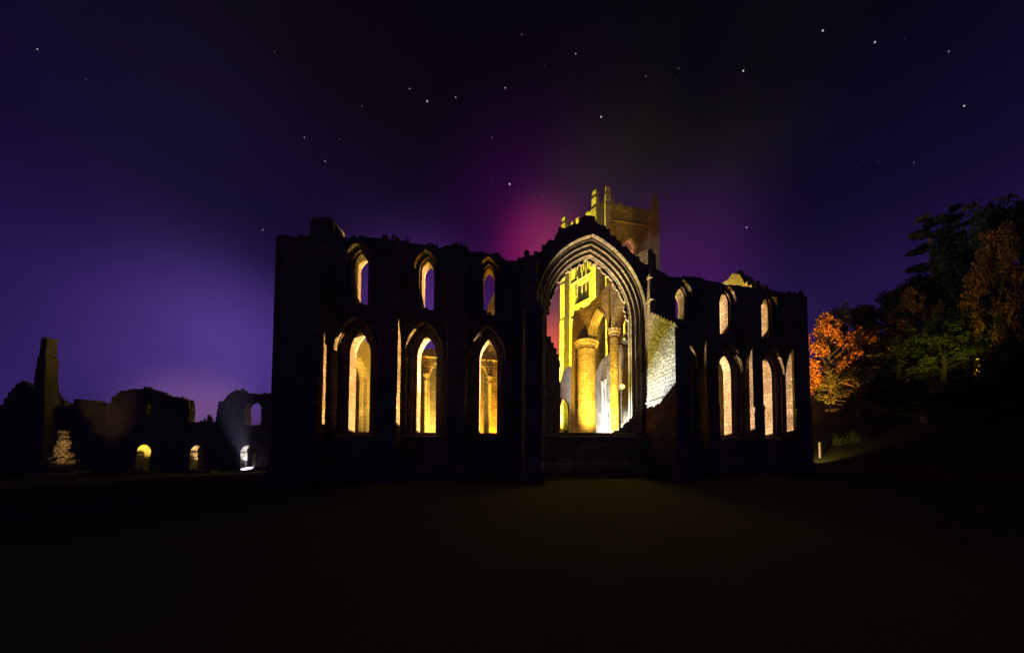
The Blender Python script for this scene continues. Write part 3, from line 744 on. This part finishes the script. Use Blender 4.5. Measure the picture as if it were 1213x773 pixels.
bm = bmesh.new(); prism(bm, [(-.2, 2.203), (.2, 2.203), (.2, 2.26), (0, 2.34), (-.2, 2.26)], -.13, .13, lambda p, t: Vector((p[0], t, p[1]))); obj('cap', bm, M_WOOD, po)

# ------------------------------------------------------------------ floodlights
def lens_mat(name, col, s):
    m = plain(name, (.8, .8, .8), .3, emit=col, es=s); m.cycles.emission_sampling = 'NONE'; return m
HB = None
def floodlight(label, loc, target, col, watts, size=70, blend=.6, lens=6.0, soft=.12, scale=1.0, fixture=True, pole=0, name='floodlight', group='floodlights in the ruins'):
    global HB
    loc = Vector(loc); d = (Vector(target) - loc).normalized(); q = d.to_track_quat('-Z', 'Y').to_matrix().to_4x4()
    root = None
    if fixture:
        root = thing(name, label, 'floodlight', loc, 0, group)
        bm = bmesh.new()
        s = scale
        Mx = q @ Matrix.Scale(s, 4)
        vs = []
        lathe(bm, [(.13, .34), (.17, .3), (.2, .1), (.26, .0), (.28, -.02), (.28, -.06), (.25, -.06), (.24, -.02)], (0, 0), 18, Mx)
        obj('housing', bm, M_METAL, root)
        bm = bmesh.new(); lathe(bm, [(.243, -.03), (.2, -.045), (.02, -.055)], (0, 0), 18, Mx)
        obj('lens', bm, lens_mat('lit_lens', col, lens), root)
        bm = bmesh.new()
        a = math.atan2(d.y, d.x); Rz = Matrix.Rotation(a, 4, 'Z') @ Matrix.Scale(s, 4)
        for sy in (-1, 1): box(bm, (-.03, sy * .31 - .01, -.36), (.03, sy * .31 + .01, .1), Rz)
        box(bm, (-.03, -.32, -.385), (.03, .32, -.362), Rz); box(bm, (-.16, -.2, -.42), (.16, .2, -.387), Rz)
        obj('bracket', bm, M_METAL, root)
        if pole:
            bm = bmesh.new(); lathe(bm, [(.35, -pole - .1), (.35, -pole + .05), (.05, -pole + .12), (.045, -.43)], (0, 0), 12); obj('pole', bm, M_METAL, root)
    ld = bpy.data.lights.new('beam', 'SPOT'); ld.energy = watts; ld.color = col; ld.spot_size = math.radians(size); ld.spot_blend = blend; ld.shadow_soft_size = soft
    lo = bpy.data.objects.new('beam', ld); COL.objects.link(lo)
    lo.matrix_world = Matrix.Translation(loc + d * (.09 * scale)) @ q
    return root
GZ = .42
YEL = (1.0, .78, .02); GOLD = (1.0, .55, .08); WARM = (1.0, .72, .42); COLD = (.75, .86, 1.0); ORG = (1.0, .38, .03); RED = (1.0, .10, .06); AMB = (1.0, .30, .02); GRN = (.8, .75, .05)

# chapel: the lamps that shine out through the front
floodlight('floodlight on the aisle floor aimed out through the northern lancets', (8.6, 17.2, GZ), (20.6, 1.0, 8.3), (1, .62, .4), 115000, 38, .25)
floodlight('floodlight on the chapel floor aimed at the upper north windows', (10.5, 9.0, GZ), (20, 1.0, 15.5), WARM, 26000, 40)
floodlight('floodlight on the church floor aimed out through the southern lancets', (4.5, 13.5, GZ), (-6, 1.0, 7.8), (1, .58, .22), 130000, 41, .2)
floodlight('floodlight on the chapel floor aimed at the upper south windows', (0.5, 5.2, GZ), (-9.5, 1.2, 16.8), (1, .64, .38), 60000, 46, .3)
floodlight('white floodlight behind the great window sill aimed at the big buttress', (5.2, 7.0, GZ), (11.6, -1.2, 4.6), COLD, 80000, 42, .9)
floodlight('golden floodlight lighting the great arch from the chapel floor', (5.4, 5.2, GZ), (9.4, 1.2, 16.5), (1, .82, .55), 38000, 44)
floodlight('yellow floodlight on the chapel floor aimed at the upper part of the big buttress', (6.6, 6.2, GZ), (11.8, -1.0, 11.5), (.9, .85, .12), 22000, 46)
# arcade and aisle
floodlight('golden floodlight at the foot of the arcade', (8.7, 2.7, GZ), (10.3, 9.0, 9.5), (1, .6, .06), 60000, 58, .7)
floodlight('small orange floodlight standing against the pier', (7.9, 9.6, GZ), (9.6, 10.9, 2.5), ORG, 1800, 120)
floodlight('white floodlight on the aisle floor beside the pier', (13.0, 11.5, GZ), (15.8, 15.3, 2.6), COLD, 70000, 84)
floodlight('bluish white floodlight on the aisle floor under the pointed aisle arch', (13.4, 19.4, GZ), (15.8, 20.8, 5), COLD, 45000, 100)
floodlight('golden floodlight on the aisle floor under the arch', (13.4, 15.8, GZ), (12.2, 6.8, 12), (1, .6, .05), 26000, 120)
floodlight('amber floodlight on a tall pole just inside the great window shining out over the lawn', (11.1, 3.6, 8.2), (4.0, -8.0, 0), (1, .66, .12), 560, 84, .8, pole=8.2, lens=2.5)
# wall behind the southern lancets
floodlight('orange floodlight under the high broken crossing wall', (-.6, 9.0, GZ), (-2.2, 11.6, 8), (1, .42, .01), 26000, 130)
floodlight('pale yellow floodlight below the blind arcading', (-6.9, 9.2, GZ), (-8.8, 11.6, 8), (1, .68, .12), 20000, 120)
floodlight('red glowing floodlight on the ledge of the south wall window', (-14.6, 7.5, 4.05), (-11.5, 3.0, 6), (1, .12, .05), 1600, 110, lens=5, scale=1.3)
floodlight('floodlight on the chapel floor aimed at the south wall', (-9.0, 9.4, GZ), (-14, 7.5, 11), (1, .7, .12), 3500, 32)
floodlight('yellow floodlight at the north wall foot aimed up the broken gable', (20.5, 7.4, GZ), (27, 6.8, 21.5), (1, .7, .1), 180000, 26)
# tower
floodlight('strong yellow floodlight at the foot of the tower', (5.5, 35.6, .6), (16.0, 39, 24), (.92, .86, .04), 1900000, 64)
floodlight('yellow floodlight beside the nave aimed at the tower battlements', (2.0, 36.5, .6), (14.8, 40.0, 52), (1, .7, .06), 650000, 12, .5)
floodlight('orange floodlight in front of the broken transept wall', (12.6, 27.4, .45), (11.9, 29.2, 3), ORG, 9000, 120)
floodlight('amber floodlight on the grass below the east face of the tower', (28.0, 16.0, .6), (25.5, 33, 42), (1, .16, .01), 15000, 60)
floodlight('pink floodlight standing on the tower floor', (21.0, 40.0, 40.85), (21, 38, 60), (1, .35, .3), 9000, 150)
floodlight('red floodlight in the nave aimed up at the sky', (3.5, 26.0, .6), (2.0, 32.0, 30), (1, .08, .12), 12000, 90)
# cloister
P = cam((184 - 660) / 332 * 29.3, 29.3); T2 = cam((163 - 660) / 332 * 28.2, 28.2)
floodlight('yellow floodlight inside the humped cloister range', (P.x, P.y, .6), (T2.x, T2.y, 2.6), (1, .72, .08), 3500, 56)
P = cam((247 - 660) / 332 * 29.3, 29.3); T2 = cam((226 - 660) / 332 * 28.2, 28.2)
floodlight('dim floodlight behind the middle cloister doorway', (P.x, P.y, .6), (T2.x, T2.y, 1.8), (1, .66, .3), 1800, 56)
P = cam((307 - 660) / 332 * 29.3, 29.3); T2 = cam((286 - 660) / 332 * 28.2, 28.2)
floodlight('bluish floodlight behind the cloister doorway nearest the church', (P.x, P.y, .6), (T2.x, T2.y, 1.8), (.8, .85, 1), 1500, 56)
P = cam((294 - 660) / 332 * 27.75, 27.75); T2 = cam((258 - 660) / 332 * 24.6, 24.6)
floodlight('large searchlight with a bright round lens in the cloister doorway nearest the church', (P.x, P.y, .12), (T2.x, T2.y, 10.5), (.62, .56, 1.0), 210000, 32, 1.0, lens=6, scale=1.8)
P = cam((79 - 660) / 332 * 22.6, 22.6); T2 = cam((75 - 660) / 332 * 24, 24.0)
floodlight('small floodlight on the lawn aimed up the masonry stump', (P.x, P.y, .36), (T2.x, T2.y, 3.0), (1, .6, .2), 620, 64, 1.0, scale=.5)
P = cam((134 - 660) / 332 * 29.4, 29.4); T2 = cam((176 - 660) / 332 * 32.2, 32.2)
floodlight('yellow floodlight on the ground behind the humped range lighting its inner wall', (P.x, P.y, .4), (T2.x, T2.y, 5.0), (1, .7, .1), 5000, 96)
# hillside
def aim(px0, z0, h0, px1, z1, y1):
    p = cam((px0 - 660) / 332 * z0, z0); t = cam((px1 - 660) / 332 * z1, z1); gz = ground_h(p.x, p.y)
    return (p.x, p.y, gz + h0), (t.x, t.y, (528 - y1) / 332 * z1 + 2.4)
l, t = aim(938, 50, .45, 998, 62, 396)
floodlight('orange floodlight behind the church corner aimed at the bright orange tree', l, t, (1, .42, .04), 160000, 44, 1.0)
l, t = aim(1106, 44.5, 2.0, 1121, 50, 385)
floodlight('yellow green floodlight on the slope below the dim green tree', l, t, GRN, 4500, 75, 1.0)
l, t = aim(1160, 41.5, 2.5, 1182, 44, 262)
floodlight('orange floodlight high on the slope below the orange topped tree', l, t, (1, .5, .06), 40000, 13, 1.0)
l, t = aim(958, 39, .45, 975, 43, 520)
floodlight('small floodlight beside the church corner aimed at the marker post', l, t, (1, .7, .3), 1800, 90)


# ------------------------------------------------------------------ haze
bm = bmesh.new(); box(bm, (-150, -60, -6), (170, 130, 62))
hz = obj('haze', bm, None); hz['kind'] = 'stuff'
m = bpy.data.materials.new('night_haze'); m.use_nodes = True; nt = m.node_tree; nt.nodes.clear()
vo = nt.nodes.new('ShaderNodeVolumePrincipled'); vo.inputs['Color'].default_value = (.9, .88, .9, 1); vo.inputs['Density'].default_value = .0002; vo.inputs['Anisotropy'].default_value = .2
ou = nt.nodes.new('ShaderNodeOutputMaterial'); nt.links.new(vo.outputs[0], ou.inputs['Volume']); hz.data.materials.append(m)

# ------------------------------------------------------------------ night sky
w = bpy.data.worlds.new('World'); sc.world = w; w.use_nodes = True; nt = w.node_tree; N = nt.nodes.new; L = nt.links.new
bg = nt.nodes['Background']; bg.inputs['Strength'].default_value = 1.0
tc = N('ShaderNodeTexCoord'); nm = N('ShaderNodeVectorMath'); nm.operation = 'NORMALIZE'; L(tc.outputs['Generated'], nm.inputs[0])
sp = N('ShaderNodeSeparateXYZ'); L(nm.outputs[0], sp.inputs[0])
rp = N('ShaderNodeValToRGB'); L(sp.outputs[2], rp.inputs[0])
el = rp.color_ramp.elements
STOPS = [(0.0, (.026, .012, .085)), (.10, (.024, .012, .095)), (.28, (.018, .008, .072)), (.5, (.006, .003, .026)), (.72, (.0018, .001, .006)), (1.0, (.0008, .0005, .002))]
el[0].position = STOPS[0][0]; el[0].color = (*STOPS[0][1], 1); el[1].position = STOPS[-1][0]; el[1].color = (*STOPS[-1][1], 1)
for p, c in STOPS[1:-1]: e = el.new(p); e.color = (*c, 1)
cur = rp.outputs[0]
def direction(pxx, pyy):
    x = (pxx - 660) / 332; y = (528 - pyy) / 332
    return (R_ * x + F_ + Vector((0, 0, y))).normalized()
def add(sock):
    global cur
    mx = N('ShaderNodeMixRGB'); mx.blend_type = 'ADD'; mx.inputs[0].default_value = 1; L(cur, mx.inputs[1]); L(sock, mx.inputs[2]); cur = mx.outputs[0]
def glow(d, rad, col, power=2.0):
    ds = N('ShaderNodeVectorMath'); ds.operation = 'DISTANCE'; ds.inputs[1].default_value = d; L(nm.outputs[0], ds.inputs[0])
    mr = N('ShaderNodeMapRange'); mr.interpolation_type = 'SMOOTHERSTEP'; mr.inputs[1].default_value = 0; mr.inputs[2].default_value = rad; mr.inputs[3].default_value = 1; mr.inputs[4].default_value = 0
    L(ds.outputs['Value'], mr.inputs[0])
    sc_ = N('ShaderNodeVectorMath'); sc_.operation = 'SCALE'; sc_.inputs[0].default_value = col; L(mr.outputs[0], sc_.inputs['Scale']); add(sc_.outputs[0])
for a in [(258, 415, .29, (.050, .024, .145)), (800, 330, .34, (.035, .003, .055)), (235, 490, .14, (.11, .05, .07)), (642, 300, .2, (.17, .002, .04)), (500, 380, .34, (.055, .014, .13)), (648, 445, .3, (.85, .075, .0)), (640, 300, .42, (.022, .0, .03))]: glow(direction(a[0], a[1]), a[2], a[3])
for (sx, sy, r, br) in ((990, 13, 1.1, 1), (1054, 28, 1.1, .9), (890, 65, 1.1, 1), (1161, 110, 1.1, .9), (500, 104, 1, .8), (596, 87, .85, .6), (535, 99, .8, .45), (478, 88, .8, .45), (714, 124, 1, .8), (602, 209, 1, .8),
                        (890, 263, .9, .55), (16, 37, 1, .55), (683, 43, .9, .45), (1145, 40, .9, .5), (350, 150, .8, .35), (376, 180, .8, .35), (303, 266, .8, .35), (616, 18, .7, .2), (810, 62, .7, .2), (770, 72, .7, .2), (78, 76, .7, .22), (310, 40, .7, .2), (420, 110, .7, .2), (1096, 182, .8, .22), (580, 150, .7, .2), (393, 152, .7, .2)):
    x = (sx - 660) / 332.0; y = (528 - sy) / 332.0
    glow(direction(sx, sy), r * 1.55 / 332 / math.sqrt(1 + x * x + y * y) ** 1.5, (br * 1.15, br * 1.15 * .96, br * 1.15))
rs = random.Random(77)
for k in range(34):
    sx, sy = rs.uniform(0, 1213), rs.uniform(0, 270) ; x = (sx - 660) / 332.0; y = (528 - sy) / 332.0; br = rs.choice((.03, .04, .05, .07, .1)); ti = rs.choice(((1, .8, .7), (.75, .85, 1), (1, 1, 1)))
    glow(direction(sx, sy), rs.uniform(.9, 1.3) / 332 / math.sqrt(1 + x * x + y * y) ** 1.5, tuple(br * 1.15 * c for c in ti))
ns = N('ShaderNodeTexNoise'); ns.inputs['Scale'].default_value = 3.2; ns.inputs['Detail'].default_value = 5; L(nm.outputs[0], ns.inputs['Vector'])
nr = N('ShaderNodeMapRange'); nr.inputs[1].default_value = .25; nr.inputs[2].default_value = .75; nr.inputs[3].default_value = .78; nr.inputs[4].default_value = 1.2; L(ns.outputs[0], nr.inputs[0])
sm = N('ShaderNodeVectorMath'); sm.operation = 'SCALE'; L(cur, sm.inputs[0]); L(nr.outputs[0], sm.inputs['Scale'])
L(sm.outputs[0], bg.inputs[0])
try: w.cycles.sampling_method = 'NONE'
except Exception: pass

# ------------------------------------------------------------------ camera
cd = bpy.data.cameras.new('Camera'); cam_o = bpy.data.objects.new('Camera', cd); COL.objects.link(cam_o); sc.camera = cam_o
cd.sensor_fit = 'HORIZONTAL'; cd.sensor_width = 36; cd.lens = 332 / 1213 * 36
PIT = math.radians(1.8)
cam_o.location = EYE; cam_o.rotation_euler = (PI / 2 + PIT, 0, -PSI)
cd.shift_x = (606.5 - 660) / 1213; cd.shift_y = (528 - 332 * math.tan(PIT) - 386.5) / 1213
cd.clip_start = .05; cd.clip_end = 3000
vs = sc.view_settings
vs.view_transform = 'Standard'; vs.look = 'None'; vs.exposure = 0; vs.gamma = 1; vs.use_curve_mapping = False
sc.cycles.volume_bounces = 0; sc.cycles.max_bounces = 5; sc.cycles.diffuse_bounces = 3; sc.cycles.volume_step_rate = 1.0
sc.cycles.use_denoising = True; sc.cycles.sample_clamp_indirect = 1.0
